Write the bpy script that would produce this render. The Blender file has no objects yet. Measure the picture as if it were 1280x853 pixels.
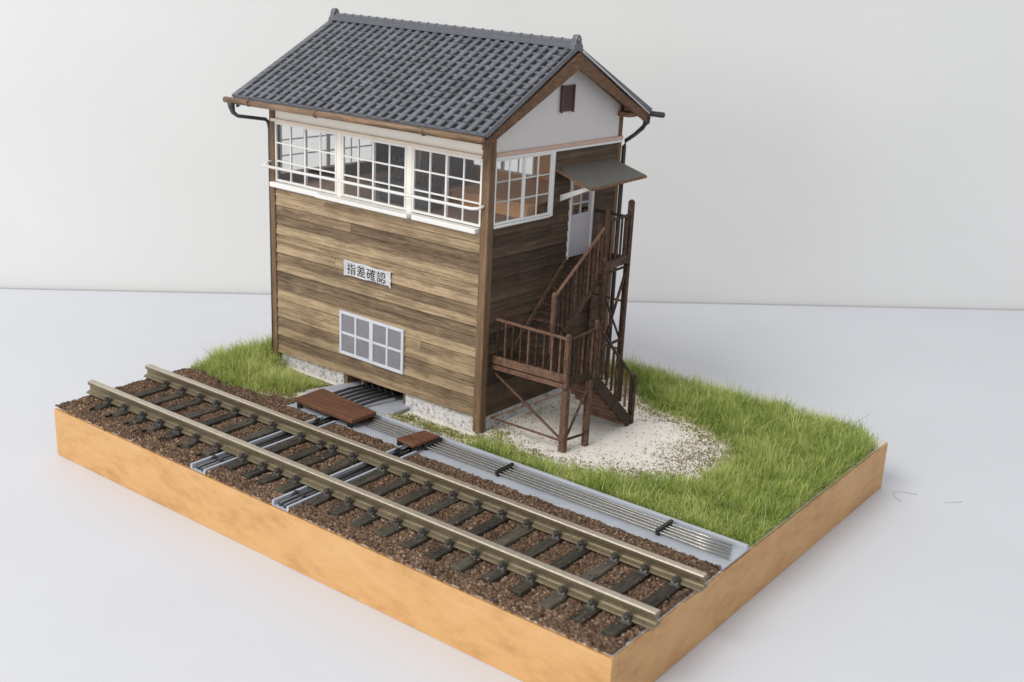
import bpy, math, random
import numpy as np
from mathutils import Vector, Matrix
random.seed(7); rng = np.random.default_rng(7)
S = bpy.context.scene
COL = S.collection
def srgb(r, g, b):
    f = lambda c: (c/255/12.92) if c/255 <= .04045 else ((c/255+.055)/1.055)**2.4
    return (f(r), f(g), f(b), 1)

# ------------------------------------------------------------------ camera
cd = bpy.data.cameras.new('camera'); cam = bpy.data.objects.new('camera', cd); COL.objects.link(cam)
cd.sensor_width = 36; cd.lens = 1452.03/1280*36; cd.clip_start = .1; cd.clip_end = 1000
cam.location = (30.367, -17.861, 13.368)
cam.rotation_euler = tuple(math.radians(a) for a in (72.022, -2.638, 37.526))
cd.dof.use_dof = True; cd.dof.focus_distance = 33; cd.dof.aperture_fstop = .28
S.camera = cam
# ------------------------------------------------------------------ light
w = bpy.data.worlds.new("World"); S.world = w; w.use_nodes = True
bg = w.node_tree.nodes['Background']; bg.inputs[0].default_value = (.93, .958, 1, 1); bg.inputs[1].default_value = .66
def area(name, loc, target, size, power, color):
    l = bpy.data.lights.new(name, 'AREA'); l.shape = 'RECTANGLE'; l.size, l.size_y = size; l.energy = power; l.color = color
    o = bpy.data.objects.new(name, l); COL.objects.link(o); o.location = loc
    o.rotation_euler = (Vector(target)-Vector(loc)).to_track_quat('-Z', 'Y').to_euler(); return o
area('window_light', (-10, -114, 130), (8, 8, 3), (80, 76), 200000, (1, .965, .91))
area('low_fill_light', (0, -138, 34), (8, 8, 5), (60, 34), 46000, (1, .95, .88))  # added low fill, brightens the fascia and the room behind the windows
S.view_settings.view_transform = 'Standard'; S.view_settings.look = 'None'
S.view_settings.exposure = 0; S.view_settings.gamma = 1

# ------------------------------------------------------------------ helpers
class MB:
    def __init__(s): s.v = []; s.f = []; s.t = []; s.m = []; s.u = None
    def add(s, vs, fs, tone=None, mi=0):
        n = len(s.v); t = random.random() if tone is None else tone
        s.v += [tuple(p) for p in vs]; s.t += ([t]*len(vs) if not isinstance(t, list) else t)
        s.f += [tuple(n+i for i in f) for f in fs]; s.m += [mi]*len(fs); return s
    def hexa(s, p, **k):
        return s.add(p, [(0,3,2,1),(4,5,6,7),(0,1,5,4),(1,2,6,5),(2,3,7,6),(3,0,4,7)], **k)
    def box(s, x0, x1, y0, y1, z0, z1, **k):
        return s.hexa([(x0,y0,z0),(x1,y0,z0),(x1,y1,z0),(x0,y1,z0),(x0,y0,z1),(x1,y0,z1),(x1,y1,z1),(x0,y1,z1)], **k)
    def beam(s, p, q, w, h, up=(0,0,1), **k):
        p, q, up = Vector(p), Vector(q), Vector(up); d = (q-p).normalized()
        a = d.cross(up).normalized()*w/2; b = a.cross(d).normalized()*h/2
        return s.hexa([p-a-b, p+a-b, q+a-b, q-a-b, p-a+b, p+a+b, q+a+b, q-a+b], **k)
    def tube(s, path, r, n=10, **k):
        P = [Vector(p) for p in path]; vs = []; fs = []
        up = Vector((.13, .31, .94))
        for i, p in enumerate(P):
            d = (P[min(i+1, len(P)-1)]-P[max(i-1, 0)]).normalized()
            a = d.cross(up).normalized(); b = a.cross(d)
            rr = r[i] if isinstance(r, (list, tuple)) else r
            vs += [p+a*rr*math.cos(t)+b*rr*math.sin(t) for t in (2*math.pi*j/n for j in range(n))]
        for i in range(len(P)-1):
            fs += [(i*n+j, i*n+(j+1)%n, (i+1)*n+(j+1)%n, (i+1)*n+j) for j in range(n)]
        fs += [tuple(range(n))[::-1], tuple((len(P)-1)*n+j for j in range(n))]
        return s.add(vs, fs, **k)
    def prism(s, poly, d, **k):     # polygon (3-D points) pushed along d
        n = len(poly); d = Vector(d); a = [Vector(p) for p in poly]; b = [p+d for p in a]
        return s.add(a+b, [tuple(range(n))[::-1], tuple(range(n, 2*n))]+[(i, (i+1) % n, n+(i+1) % n, n+i) for i in range(n)], **k)
    def build(s, name, mat, parent=None, bevel=0, smooth=False, seg=1):
        me = bpy.data.meshes.new(name); me.from_pydata([tuple(p) for p in s.v], [], s.f)
        at = me.attributes.new('tone', 'FLOAT', 'POINT'); at.data.foreach_set('value', s.t)
        for m in (mat if isinstance(mat, (list, tuple)) else [mat]): me.materials.append(m)
        if any(s.m): me.polygons.foreach_set('material_index', s.m)
        if smooth: me.polygons.foreach_set('use_smooth', [True]*len(s.f))
        me.update()
        import bmesh
        bm = bmesh.new(); bm.from_mesh(me); bmesh.ops.recalc_face_normals(bm, faces=bm.faces); bm.to_mesh(me); bm.free()
        o = bpy.data.objects.new(name, me); COL.objects.link(o)
        if parent: o.parent = parent
        if bevel:
            b = o.modifiers.new('bevel', 'BEVEL'); b.width = bevel; b.segments = seg; b.limit_method = 'ANGLE'; b.angle_limit = .6
        return o
def tag(o, label=None, cat=None, group=None, kind=None):
    for k, v in (('label', label), ('category', cat), ('group', group), ('kind', kind)):
        if v: o[k] = v
    return o
def thing(name, label, cat, loc=(0,0,0), rz=0, group=None):
    o = bpy.data.objects.new(name, None); COL.objects.link(o); o.location = loc; o.rotation_euler = (0,0,rz)
    o.empty_display_size = .3
    return tag(o, label, cat, group)
def npmesh(name, V, Q, mat, tone=None, smooth=False, parent=None):
    me = bpy.data.meshes.new(name); k = Q.shape[1]
    me.vertices.add(len(V)); me.vertices.foreach_set('co', V.astype(np.float32).ravel())
    me.loops.add(Q.size); me.loops.foreach_set('vertex_index', Q.astype(np.int32).ravel())
    me.polygons.add(len(Q)); me.polygons.foreach_set('loop_start', np.arange(0, Q.size, k, dtype=np.int32))
    me.polygons.foreach_set('loop_total', np.full(len(Q), k, dtype=np.int32))
    if smooth: me.polygons.foreach_set('use_smooth', np.ones(len(Q), dtype=bool))
    if tone is not None:
        at = me.attributes.new('tone', 'FLOAT', 'POINT'); at.data.foreach_set('value', tone.astype(np.float32))
    me.materials.append(mat); me.update(calc_edges=True); me.validate()
    o = bpy.data.objects.new(name, me); COL.objects.link(o)
    if parent: o.parent = parent
    return o

# ------------------------------------------------------------------ materials
def newmat(name, rough=.6, metal=0, spec=.5):
    m = bpy.data.materials.new(name); m.use_nodes = True; nt = m.node_tree; b = nt.nodes['Principled BSDF']
    b.inputs['Roughness'].default_value = rough; b.inputs['Metallic'].default_value = metal
    b.inputs['Specular IOR Level'].default_value = spec
    return m, nt, b
def node(nt, t, **k):
    n = nt.nodes.new(t)
    for a, v in k.items(): setattr(n, a, v)
    return n
def coords(nt, scale=(1,1,1)):
    tc = node(nt, 'ShaderNodeTexCoord'); mp = node(nt, 'ShaderNodeMapping'); mp.inputs['Scale'].default_value = scale
    nt.links.new(tc.outputs['Object'], mp.inputs['Vector']); return mp.outputs[0]
def noise(nt, vec, scale, detail=4, rough=.6, dist=0):
    n = node(nt, 'ShaderNodeTexNoise'); n.inputs['Scale'].default_value = scale; n.inputs['Detail'].default_value = detail
    n.inputs['Roughness'].default_value = rough; n.inputs['Distortion'].default_value = dist
    nt.links.new(vec, n.inputs['Vector']); return n.outputs['Fac']
def ramp(nt, fac, stops):
    r = node(nt, 'ShaderNodeValToRGB'); e = r.color_ramp.elements
    while len(e) < len(stops): e.new(.5)
    for el, (p, c) in zip(e, stops): el.position = p; el.color = c
    nt.links.new(fac, r.inputs[0]); return r.outputs[0]
def mth(nt, op, a, b, clamp=False):
    n = node(nt, 'ShaderNodeMath', operation=op); n.use_clamp = clamp
    for i, x in enumerate((a, b)):
        if isinstance(x, (int, float)): n.inputs[i].default_value = x
        else: nt.links.new(x, n.inputs[i])
    return n.outputs[0]
def mixc(nt, fac, a, b, mode='MIX'):
    n = node(nt, 'ShaderNodeMix', data_type='RGBA', blend_type=mode)
    for i, x in ((0, fac), (6, a), (7, b)):
        if isinstance(x, (int, float)): n.inputs[i].default_value = x
        elif isinstance(x, tuple): n.inputs[i].default_value = x
        else: nt.links.new(x, n.inputs[i])
    return n.outputs[2]
def bump(nt, b, h, strength, dist=.02):
    n = node(nt, 'ShaderNodeBump'); n.inputs['Strength'].default_value = strength; n.inputs['Distance'].default_value = dist
    nt.links.new(h, n.inputs['Height']); nt.links.new(n.outputs[0], b.inputs['Normal'])
def attr(nt, name='tone'):
    a = node(nt, 'ShaderNodeAttribute'); a.attribute_name = name; return a.outputs['Fac']

def simple(name, c, rough=.6, var=.12, scale=3, metal=0, bmp=.15, bscale=20, spec=.5):
    m, nt, b = newmat(name, rough, metal, spec); v = coords(nt)
    n = noise(nt, v, scale, 5)
    d = tuple(x*(1-var*2) for x in c[:3])+(1,); l = tuple(min(1, x*(1+var)) for x in c[:3])+(1,)
    nt.links.new(ramp(nt, n, [(.3, d), (.7, l)]), b.inputs['Base Color'])
    if bmp: bump(nt, b, noise(nt, v, bscale, 3), bmp)
    return m
def wood(name, dark, mid, light, stretch=(.6,6,6), tonew=.65, rough=.7, spec=.25, bmp=.4, grain=(1.2,14,14)):
    m, nt, b = newmat(name, rough, 0, spec)
    t = attr(nt)
    def off(v):
        c = node(nt, 'ShaderNodeCombineXYZ'); nt.links.new(mth(nt, 'MULTIPLY', t, 4), c.inputs[1]); nt.links.new(mth(nt, 'MULTIPLY', t, 2), c.inputs[0])
        a = node(nt, 'ShaderNodeVectorMath'); nt.links.new(v, a.inputs[0]); nt.links.new(c.outputs[0], a.inputs[1]); return a.outputs[0]
    n1 = noise(nt, off(coords(nt, stretch)), 1.6, 5, .65, .3); n2 = noise(nt, coords(nt, grain), 3, 4, .7)
    n3 = noise(nt, coords(nt), .9, 3)
    f = mth(nt, 'MULTIPLY', t, tonew)
    f = mth(nt, 'ADD', f, mth(nt, 'MULTIPLY', mth(nt, 'SUBTRACT', n1, .5), 1.3))
    f = mth(nt, 'ADD', f, mth(nt, 'MULTIPLY', mth(nt, 'SUBTRACT', n2, .5), .85))
    f = mth(nt, 'ADD', f, mth(nt, 'MULTIPLY', mth(nt, 'SUBTRACT', n3, .5), .4))
    f = mth(nt, 'ADD', f, (1-tonew)/2, True)
    nt.links.new(ramp(nt, f, [(.08, dark), (.5, mid), (.92, light)]), b.inputs['Base Color'])
    bump(nt, b, n2, bmp, .03); return m

M = {}
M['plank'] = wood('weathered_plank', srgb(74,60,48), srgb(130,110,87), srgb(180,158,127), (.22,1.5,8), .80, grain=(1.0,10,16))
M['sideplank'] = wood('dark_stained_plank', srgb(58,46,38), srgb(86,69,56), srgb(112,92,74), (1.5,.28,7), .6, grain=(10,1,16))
M['post'] = wood('post_wood', srgb(82,62,46), srgb(118,94,72), srgb(146,120,94), (5,5,.4), .4, grain=(14,14,1))
M['stair'] = wood('stair_stained_wood', srgb(42,31,26), srgb(74,55,45), srgb(122,93,76), (4,4,4), .7, grain=(9,9,9), rough=.6)
M['barge'] = wood('barge_board_wood', srgb(80,56,42), srgb(112,84,64), srgb(146,114,88), (3,2,7), .4)
M['gutter'] = wood('gutter_brown_paint', srgb(70,53,38), srgb(106,82,59), srgb(154,120,84), (.5,5,5), .35, rough=.35, spec=.6)
M['cover'] = wood('cover_walnut', srgb(66,42,30), srgb(104,70,52), srgb(128,90,68), (.6,6,4), .2, rough=.55)
M['mdf'] = None
M['tanply'] = wood('interior_tan_ply', srgb(206,152,100), srgb(226,172,118), srgb(238,192,142), (5,5,.6), .3)
M['white'] = simple('white_styrene_paint', srgb(228,227,225), .45, .02, 2, bmp=.05)
M['cream'] = simple('cream_plaster', srgb(238,232,222), .7, .02, 1.2, bmp=.05)
M['gable'] = simple('gable_plaster', srgb(214,208,206), .8, .02, .8, bmp=.05)
M['trim'] = simple('pinkish_trim', srgb(205,172,156), .6, .05)
M['door'] = simple('door_lilac_grey', srgb(196,190,196), .55, .02)
M['grey'] = simple('grey_styrene_channel', srgb(174,179,188), .45, .06, 1.4, bmp=.15, bscale=9)
M['steel'] = simple('steel_rod', srgb(172,168,160), .32, .08, 6, metal=1)
M['black'] = simple('black_paint', srgb(38,38,40), .45, .1, 6)
M['pipe'] = simple('pipe_dark_paint', srgb(54,56,58), .4, .1, 6)
M['dark'] = simple('dark_interior', srgb(150,118,96), .7, .1)
M['lever'] = simple('lever_frame_paint', srgb(58,68,68), .5, .1)
M['curtain'] = simple('grey_cabinet_paint', srgb(140,142,136), .7, .05)
M['vent'] = simple('vent_brown', srgb(84,62,56), .6, .1)
M['awning'] = simple('awning_olive_felt', srgb(100,98,91), .75, .06, 3, bmp=.3, bscale=30)
M['ink'] = simple('ink', srgb(40,38,36), .8, .1)
M['chair'] = simple('chair_casting_black', srgb(66,62,58), .38, .15, 8, bmp=.5, bscale=25)
M['fibre'] = simple('green_fibre', srgb(172,186,176), .7, .05)

def glass(name, c=(1,1,1,1), refl=.10):
    m = bpy.data.materials.new(name); m.use_nodes = True; nt = m.node_tree; nt.nodes.clear()
    o = node(nt, 'ShaderNodeOutputMaterial'); t = node(nt, 'ShaderNodeBsdfTransparent'); g = node(nt, 'ShaderNodeBsdfGlossy')
    t.inputs[0].default_value = c; g.inputs['Roughness'].default_value = .08; mx = node(nt, 'ShaderNodeMixShader'); mx.inputs[0].default_value = refl
    nt.links.new(t.outputs[0], mx.inputs[1]); nt.links.new(g.outputs[0], mx.inputs[2]); nt.links.new(mx.outputs[0], o.inputs[0]); return m
M['glass'] = glass('window_glass', (.985,.99,.99,1), .04)
M['frost'] = simple('frosted_pane', srgb(136,135,142), .18, .05, 5, bmp=.3, bscale=40)

# MDF edge board: warm, gently mottled
m, nt, b = newmat('mdf_edge', .5, 0, .35); v = coords(nt, (.5, .5, 1))
n1 = noise(nt, v, .9, 4, .55); n2 = noise(nt, coords(nt), 22, 4, .7)
n3 = noise(nt, coords(nt, (.8,.8,2.5)), 1.7, 5, .7)
c1 = ramp(nt, mth(nt, 'ADD', mth(nt, 'MULTIPLY', n1, .5), mth(nt, 'MULTIPLY', n3, .5)), [(.36, srgb(186,140,90)), (.5, srgb(206,160,106)), (.66, srgb(214,172,120))])
nt.links.new(mixc(nt, mth(nt, 'MULTIPLY', mth(nt, 'SUBTRACT', n2, .5, True), .9), c1, srgb(165,118,72)), b.inputs['Base Color'])
bump(nt, b, n2, .08); M['mdf'] = m
# tile: slate blue grey
m, nt, b = newmat('roof_tile_slate', .36, 0, .9)
n1 = noise(nt, coords(nt), 3.0, 6, .7); n2 = noise(nt, coords(nt), 26, 3)
f = mth(nt, 'ADD', mth(nt, 'MULTIPLY', attr(nt), .4), mth(nt, 'MULTIPLY', n1, .6))
nt.links.new(ramp(nt, f, [(.2, srgb(76,79,86)), (.55, srgb(88,91,98)), (.85, srgb(104,107,115))]), b.inputs['Base Color'])
nt.links.new(mth(nt, 'ADD', mth(nt, 'MULTIPLY', n2, .3), .17), b.inputs['Roughness'])
bump(nt, b, n2, .3, .02); M['tile'] = m
# concrete foundation: white with grey pits
m, nt, b = newmat('foundation_stipple', .9, 0, .2)
n1 = noise(nt, coords(nt, (1,1,1)), 9, 4, .8)
nt.links.new(ramp(nt, n1, [(.36, srgb(120,118,120)), (.48, srgb(208,206,208)), (.7, srgb(232,230,228))]), b.inputs['Base Color'])
bump(nt, b, n1, .9, .06); M['found'] = m
# ballast stones
m, nt, b = newmat('ballast_stone', .9, 0, .2)
nt.links.new(ramp(nt, attr(nt), [(0, srgb(54,41,33)), (.4, srgb(98,77,62)), (.75, srgb(132,108,88)), (1, srgb(172,148,126))]), b.inputs['Base Color']); M['ballast'] = m
M['ballastbase'] = simple('ballast_bed', srgb(74,56,44), .95, .2, 12, bmp=.6)
# sleepers
M['sleeper'] = wood('sleeper_wood', srgb(42,40,36), srgb(72,68,60), srgb(104,98,88), (6,.5,6), .5, grain=(16,1.4,10), rough=.65, bmp=.6)
# rails
m, nt, b = newmat('rail_bronze', .34, .65, .5)
n1 = noise(nt, coords(nt, (.6,8,8)), 2.4, 5, .6); n2 = noise(nt, coords(nt), 12, 4, .7)
nt.links.new(ramp(nt, mth(nt, 'ADD', mth(nt, 'MULTIPLY', n1, .6), mth(nt, 'MULTIPLY', n2, .4)), [(.3, srgb(104,94,76)), (.6, srgb(146,134,110)), (.8, srgb(170,160,138))]), b.inputs['Base Color'])
nt.links.new(mth(nt, 'ADD', mth(nt, 'MULTIPLY', n2, .3), .3), b.inputs['Roughness']); bump(nt, b, n2, .08); M['rail'] = m
M['railtop'] = simple('rail_polished_top', srgb(196,186,170), .5, .08, 8, metal=.75, bmp=.05)
# table and backdrop cards
M['table'] = simple('table_white_card', srgb(208,210,216), .55, .012, .18, bmp=.02, bscale=4)
M['backdrop'] = simple('backdrop_white_card', srgb(221,222,222), .8, .012, .12, bmp=.02, bscale=2)
# ground: sandy white with green-brown dust near the grass
m, nt, b = newmat('sandy_ground', .95, 0, .15)
n1 = noise(nt, coords(nt), 1.5, 5, .6); n2 = noise(nt, coords(nt), 13, 4, .75)
c = ramp(nt, n1, [(.3, srgb(222,214,204)), (.7, srgb(236,231,224))])
nt.links.new(mixc(nt, ramp(nt, n2, [(.60, (0,0,0,1)), (.68, (.5,.5,.5,1))]), c, srgb(190,172,140)), b.inputs['Base Color'])
bump(nt, b, n2, .5, .04); M['ground'] = m
m, nt, b = newmat('turf_crumb', .95, 0, .1)
nt.links.new(ramp(nt, attr(nt), [(0, srgb(82,72,46)), (.5, srgb(122,114,72)), (1, srgb(176,170,116))]), b.inputs['Base Color']); M['crumb'] = m
m, nt, b = newmat('grass_blade', .6, 0, .2)
t = attr(nt)
nt.links.new(ramp(nt, t, [(0, srgb(106,134,56)), (.4, srgb(160,180,88)), (.75, srgb(202,210,128)), (1, srgb(232,228,172))]), b.inputs['Base Color'])
tr = node(nt, 'ShaderNodeBsdfTranslucent'); nt.links.new(b.inputs['Base Color'].links[0].from_socket, tr.inputs[0])
mx = node(nt, 'ShaderNodeMixShader'); mx.inputs[0].default_value = .35
nt.links.new(b.outputs[0], mx.inputs[1]); nt.links.new(tr.outputs[0], mx.inputs[2]); nt.links.new(mx.outputs[0], nt.nodes['Material Output'].inputs[0]); M['grass'] = m
m, nt, b = newmat('sign_paper', .8, 0, .2)
n1 = noise(nt, coords(nt), 14, 3, .6)
nt.links.new(ramp(nt, n1, [(.38, srgb(176,176,182)), (.6, srgb(212,214,218))]), b.inputs['Base Color']); M['paper'] = m

# ------------------------------------------------------------------ setting: table, backdrop
TZ = -1.5
P0 = Vector((-17.88, 8.4, TZ)); P1 = Vector((17.65, 40.79, TZ)); d = (P1-P0).normalized(); nrm = Vector((d.y, -d.x, 0))
A, B_ = P0-d*60, P1+d*60
t_ = MB(); t_.add([A, B_, B_+nrm*110, A+nrm*110], [(0,1,2,3)]); tag(t_.build('table', M['table']), kind='structure')
bk = MB(); g = nrm*-.25
bk.hexa([A+g+Vector((0,0,-.05)), B_+g+Vector((0,0,-.05)), B_+g*3+Vector((0,0,-.05)), A+g*3+Vector((0,0,-.05)),
         A+g+Vector((0,0,70)), B_+g+Vector((0,0,70)), B_+g*3+Vector((0,0,70)), A+g*3+Vector((0,0,70))])
tag(bk.build('backdrop', M['backdrop']), kind='structure')
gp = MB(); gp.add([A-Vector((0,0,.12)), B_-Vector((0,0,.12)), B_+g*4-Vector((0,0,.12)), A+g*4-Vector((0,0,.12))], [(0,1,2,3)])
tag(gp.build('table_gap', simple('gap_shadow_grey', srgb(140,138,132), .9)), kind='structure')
k = MB(); q = Vector((-10.25, 15.99, TZ)); k.beam(q-d*.22+Vector((0,0,.02)), q+d*.2+Vector((0,0,.02)), .16, .06); k.beam(q-d*.02+Vector((0,0,.06)), q+d*.2+Vector((0,0,.06)), .12, .08)
tag(k.build('clip', M['black'], bevel=.02), 'tiny dark clip lying on the seam between table and backdrop, left of the building', 'clip')

# ------------------------------------------------------------------ baseboard
L, W, H = 20.0, 15.55, 1.5
base = thing('display_base', 'plain tan fibreboard display base carrying the whole diorama', 'display base')
bb = MB(); T = .28
bb.box(0, L, 0, T, TZ, 0, tone=.5); bb.build('front_board', M['mdf'], base, bevel=.015)
bb = MB(); bb.box(L-T, L, T+.002, W-T-.002, TZ, 0, tone=.5); tag(bb.build('side_board', M['mdf'], base, bevel=.015))
bb = MB(); bb.box(0, T, T+.002, W-T-.002, TZ, 0, tone=.5); bb.build('side_board', M['mdf'], base, bevel=.015)
bb = MB(); bb.box(0, L, W-T, W, TZ, 0, tone=.5); bb.build('back_board', M['mdf'], base, bevel=.015)
bb = MB(); bb.box(.05, L-.05, .09, 5.0, 0.004, .03); bb.build('top_sheet', M['white'], base, bevel=.008)
bb = MB(); bb.box(.3, L-.3, 5.01, W-.3, -.5, -.4); bb.build('inner_sheet', M['white'], base, bevel=.008)

# ------------------------------------------------------------------ building frame of reference
OX, OY, BR = 10.419, 7.498, math.radians(-1.899)
cB, sB = math.cos(BR), math.sin(BR)
def loc2w(x, y): return (OX+x*cB-y*sB, OY+x*sB+y*cB)
def w2loc(X, Y):
    a, b = X-OX, Y-OY; return a*cB+b*sB, -a*sB+b*cB
WB, DB = 9.27, 6.33

# ground sheet with slight relief
def inpoly(x, y, poly):
    c = np.zeros(np.shape(x), bool); n = len(poly)
    for i in range(n):
        x1, y1 = poly[i]; x2, y2 = poly[(i+1) % n]
        k = ((y1 > y) != (y2 > y)) & (x < (x2-x1)*(y-y1)/(y2-y1+1e-12)+x1); c ^= k
    return c
def dist_poly(x, y, poly):
    dmin = np.full(np.shape(x), 1e9); n = len(poly)
    for i in range(n):
        x1, y1 = poly[i]; x2, y2 = poly[(i+1) % n]; dx, dy = x2-x1, y2-y1
        t = np.clip(((x-x1)*dx+(y-y1)*dy)/(dx*dx+dy*dy), 0, 1)
        dmin = np.minimum(dmin, np.hypot(x-x1-t*dx, y-y1-t*dy))
    return np.where(inpoly(x, y, poly), -dmin, dmin)
def wob(x, y, s=1.0, seed=0):
    return (np.sin(x*1.3*s+seed)+np.sin(y*1.7*s+seed*2.1)+np.sin((x+y)*2.3*s+seed*.7)+np.sin((x-1.4*y)*3.1*s+seed*1.3))/4
gx, gy = np.meshgrid(np.linspace(.06, L-.06, 200), np.linspace(4.6, W-.06, 110))
dipbox = [loc2w(-8.9,-.45), loc2w(-.3,-.35), loc2w(-.3,.7), loc2w(-8.9,.7)]
def gh(X, Y):
    d_ = np.clip(dist_poly(X, Y, dipbox), 0, 9)
    return .045+.012*wob(X, Y, 2)-.2*np.exp(-(d_/.38)**2)
gz = gh(gx, gy)
edge_ = (gx < .07) | (gx > L-.07) | (gy > W-.07) | (gy < 4.62); gz = np.where(edge_, .005, gz)
V = np.stack([gx.ravel(), gy.ravel(), gz.ravel()], 1); ny, nx = gx.shape
idx = np.arange(nx*ny).reshape(ny, nx); Q = np.stack([idx[:-1,:-1].ravel(), idx[:-1,1:].ravel(), idx[1:,1:].ravel(), idx[1:,:-1].ravel()], 1)
tag(npmesh('ground', V, Q, M['ground'], smooth=True), kind='structure')
bs = MB(); bs.box(.10, 6.45, .10, 4.86, .031, .06); bs.box(7.05, 9.7, .10, 4.86, .031, .06); bs.box(10.3, L-.12, .12, 4.86, .031, .06)
bs.box(.1, 5.6, 4.86, 5.0, .05, .065)
tag(bs.build('ballast_bed', M['ballastbase']), kind='structure')

# ------------------------------------------------------------------ railway track
track = thing('railway_track', 'bronze-railed model railway track on dark sleepers along the front of the base', 'railway track')
SX = [1.18, 2.02, 2.86, 3.68, 4.48, 5.28, 6.18, 7.34, 8.12, 8.66, 9.42, 10.56, 11.36, 12.18, 13.02, 13.84, 14.62, 15.42, 16.24, 17.06, 17.9, 18.72, 19.56]
R1, R2 = 1.29, 3.37
def rail_y(base, x): return base+.10*(x/20)
rz0, rz1 = .205, .585
prof = [(-.18,0),(.18,0),(.18,.035),(.05,.085),(.035,.12),(.035,.23),(.10,.26),(.105,.35),(.085,.38),(-.085,.38),(-.105,.35),(-.10,.26),(-.035,.23),(-.035,.12),(-.05,.085),(-.18,.035)]
for r in (R1, R2):
    mb = MB(); xs = np.linspace(.0, 20.2, 9); n = len(prof)
    vs = [(x, rail_y(r, x)+a, rz0+b) for x in xs for a, b in prof]
    fs = [(i*n+j, i*n+(j+1) % n, (i+1)*n+(j+1) % n, (i+1)*n+j) for i in range(len(xs)-1) for j in range(n)]
    mb.add(vs, fs+[tuple(range(n)), tuple((len(xs)-1)*n+j for j in range(n))[::-1]])
    mb.m = [1 if (k < len(fs) and k % n in (8, 9)) else 0 for k in range(len(mb.f))]
    mb.build('rail', [M['rail'], M['railtop']], track, bevel=.006)
ch = MB()
ch.box(-.13, .13, -.33, .33, -.01, .03)
for s in (-1, 1):
    ch.hexa([(-.09,s*.16,.02),(.09,s*.16,.02),(.09,s*.30,.02),(-.09,s*.30,.02),(-.07,s*.10,.14),(.07,s*.10,.14),(.07,s*.22,.10),(-.07,s*.22,.10)])
    ch.tube([(0,s*.235,.03),(0,s*.235,.17)], .05, 6); ch.tube([(0,s*.235,.10),(0,s*.235,.135)], .075, 8)
ch.box(-.05, .05, -.15, .15, .005, .06)
chair0 = None
for i, x in enumerate(SX):
    mb = MB(); y0 = .52+random.uniform(-.05,.06)-(.0 if x > 7 else -.2); y1 = 4.12+random.uniform(-.05,.05); wd = .17; a = random.uniform(-.02,.02)
    nseg = 6; ys = np.linspace(y0, y1, nseg+1)
    for k in range(1):
        mb.hexa([(x-wd-a,y0,.03),(x+wd-a,y0,.03),(x+wd+a,y1,.03),(x-wd+a,y1,.03),(x-wd-a+.01,y0+.02,.2),(x+wd-a-.01,y0+.02,.205),(x+wd+a-.01,y1-.02,.2),(x-wd+a+.01,y1-.02,.2)])
    s = mb.build('sleeper', M['sleeper'], track, bevel=.02)
    for r in (R1, R2):
        if chair0 is None: c = chair0 = ch.build('rail_chair', M['chair'], s, bevel=.008)
        else: c = chair0.copy(); COL.objects.link(c); c.parent = s
        c.location = (x+random.uniform(-.03,.03), rail_y(r, x), .2); c.rotation_euler = (0,0,random.uniform(-.1,.1)); c.scale = (1.12,1.05,1.2)

# ------------------------------------------------------------------ trenches with rods
def trench(x0, x1, label):
    t = thing('rodding_channel', label, 'cable channel', (x0, 0, 0), 0, 'grey channels crossing under the track')
    w_ = x1-x0; y1 = 4.86; y0 = .03
    mb = MB(); mb.box(0, .075, y0, y1, .032, .185); mb.box(w_-.075, w_, y0, y1, .032, .185); mb.box(.077, w_-.077, y0, y1, .033, .055)
    mb.build('channel', M['grey'], t, bevel=.006)
    for k in range(2):
        xx = w_*(.36+.28*k); mb = MB(); mb.tube([(xx, y0+.06, .12), (xx, y1+.25, .12)], .055, 8); mb.build('rod', M['steel'] if 0 else M['rodd'], t, smooth=True)
    for yy in (.72, 4.55):
        mb = MB(); mb.box(.08, w_-.08, yy-.07, yy+.07, .06, .165); mb.tube([(w_*.25,yy,.1),(w_*.25,yy,.235)], .07, 8); mb.tube([(w_*.72,yy,.1),(w_*.72,yy,.22)], .06, 8); mb.build('rod_guide', M['black'], t, bevel=.01)
    return t
M['rodd'] = simple('dark_rod', srgb(84,84,86), .38, .1, 6, metal=.8)
trench(6.45, 7.07, 'narrow grey channel under the track, reaching the large wooden cover')
trench(9.70, 10.32, 'narrow grey channel under the track, reaching the small wooden cover')
# long channel
lc = thing('cable_channel', 'long grey channel with thin steel rods running beside the track to the right edge', 'cable channel', (7.2, 4.87, 0))
LL = L-.02-7.2
mb = MB(); mb.box(-2.3, LL, 0, 1.16, .046, .095); mb.build('channel_floor', M['grey'], lc, bevel=.006)
mb = MB(); mb.box(.3, LL, 1.162, 1.27, .046, .21); mb.build('channel_lip', M['grey'], lc, bevel=.01)
mb = MB(); mb.box(-2.3, LL, -.055, -.002, .046, .125); mb.build('channel_lip', M['grey'], lc, bevel=.008)
for k in range(5):
    yy = .36+.15*k; mb = MB(); x = .1-(.1*k)
    xs_ = [x]; pts = []
    for j in range(14):
        xx = x+(LL-.06-k*.06-x)*j/13; pts.append((xx, yy+.012*math.sin(j*1.3+k), .19+.008*math.sin(j*.9+k*2)))
    mb.tube(pts, .028, 8); mb.build('rod', M['steel'], lc, smooth=True)
for xx in (3.1, 5.7, 10.75):
    mb = MB(); mb.beam((xx,.30,.21),(xx,1.05,.21),.09,.13); mb.box(xx-.05,xx+.05,.34,.42,.095,.15); mb.box(xx-.05,xx+.05,.95,1.03,.095,.15)
    for k in range(5): mb.tube([(xx-.055,.36+.15*k,.2),(xx+.055,.36+.15*k,.2)], .045, 8)
    mb.build('rod_support', M['black'], lc, bevel=.008)
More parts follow.
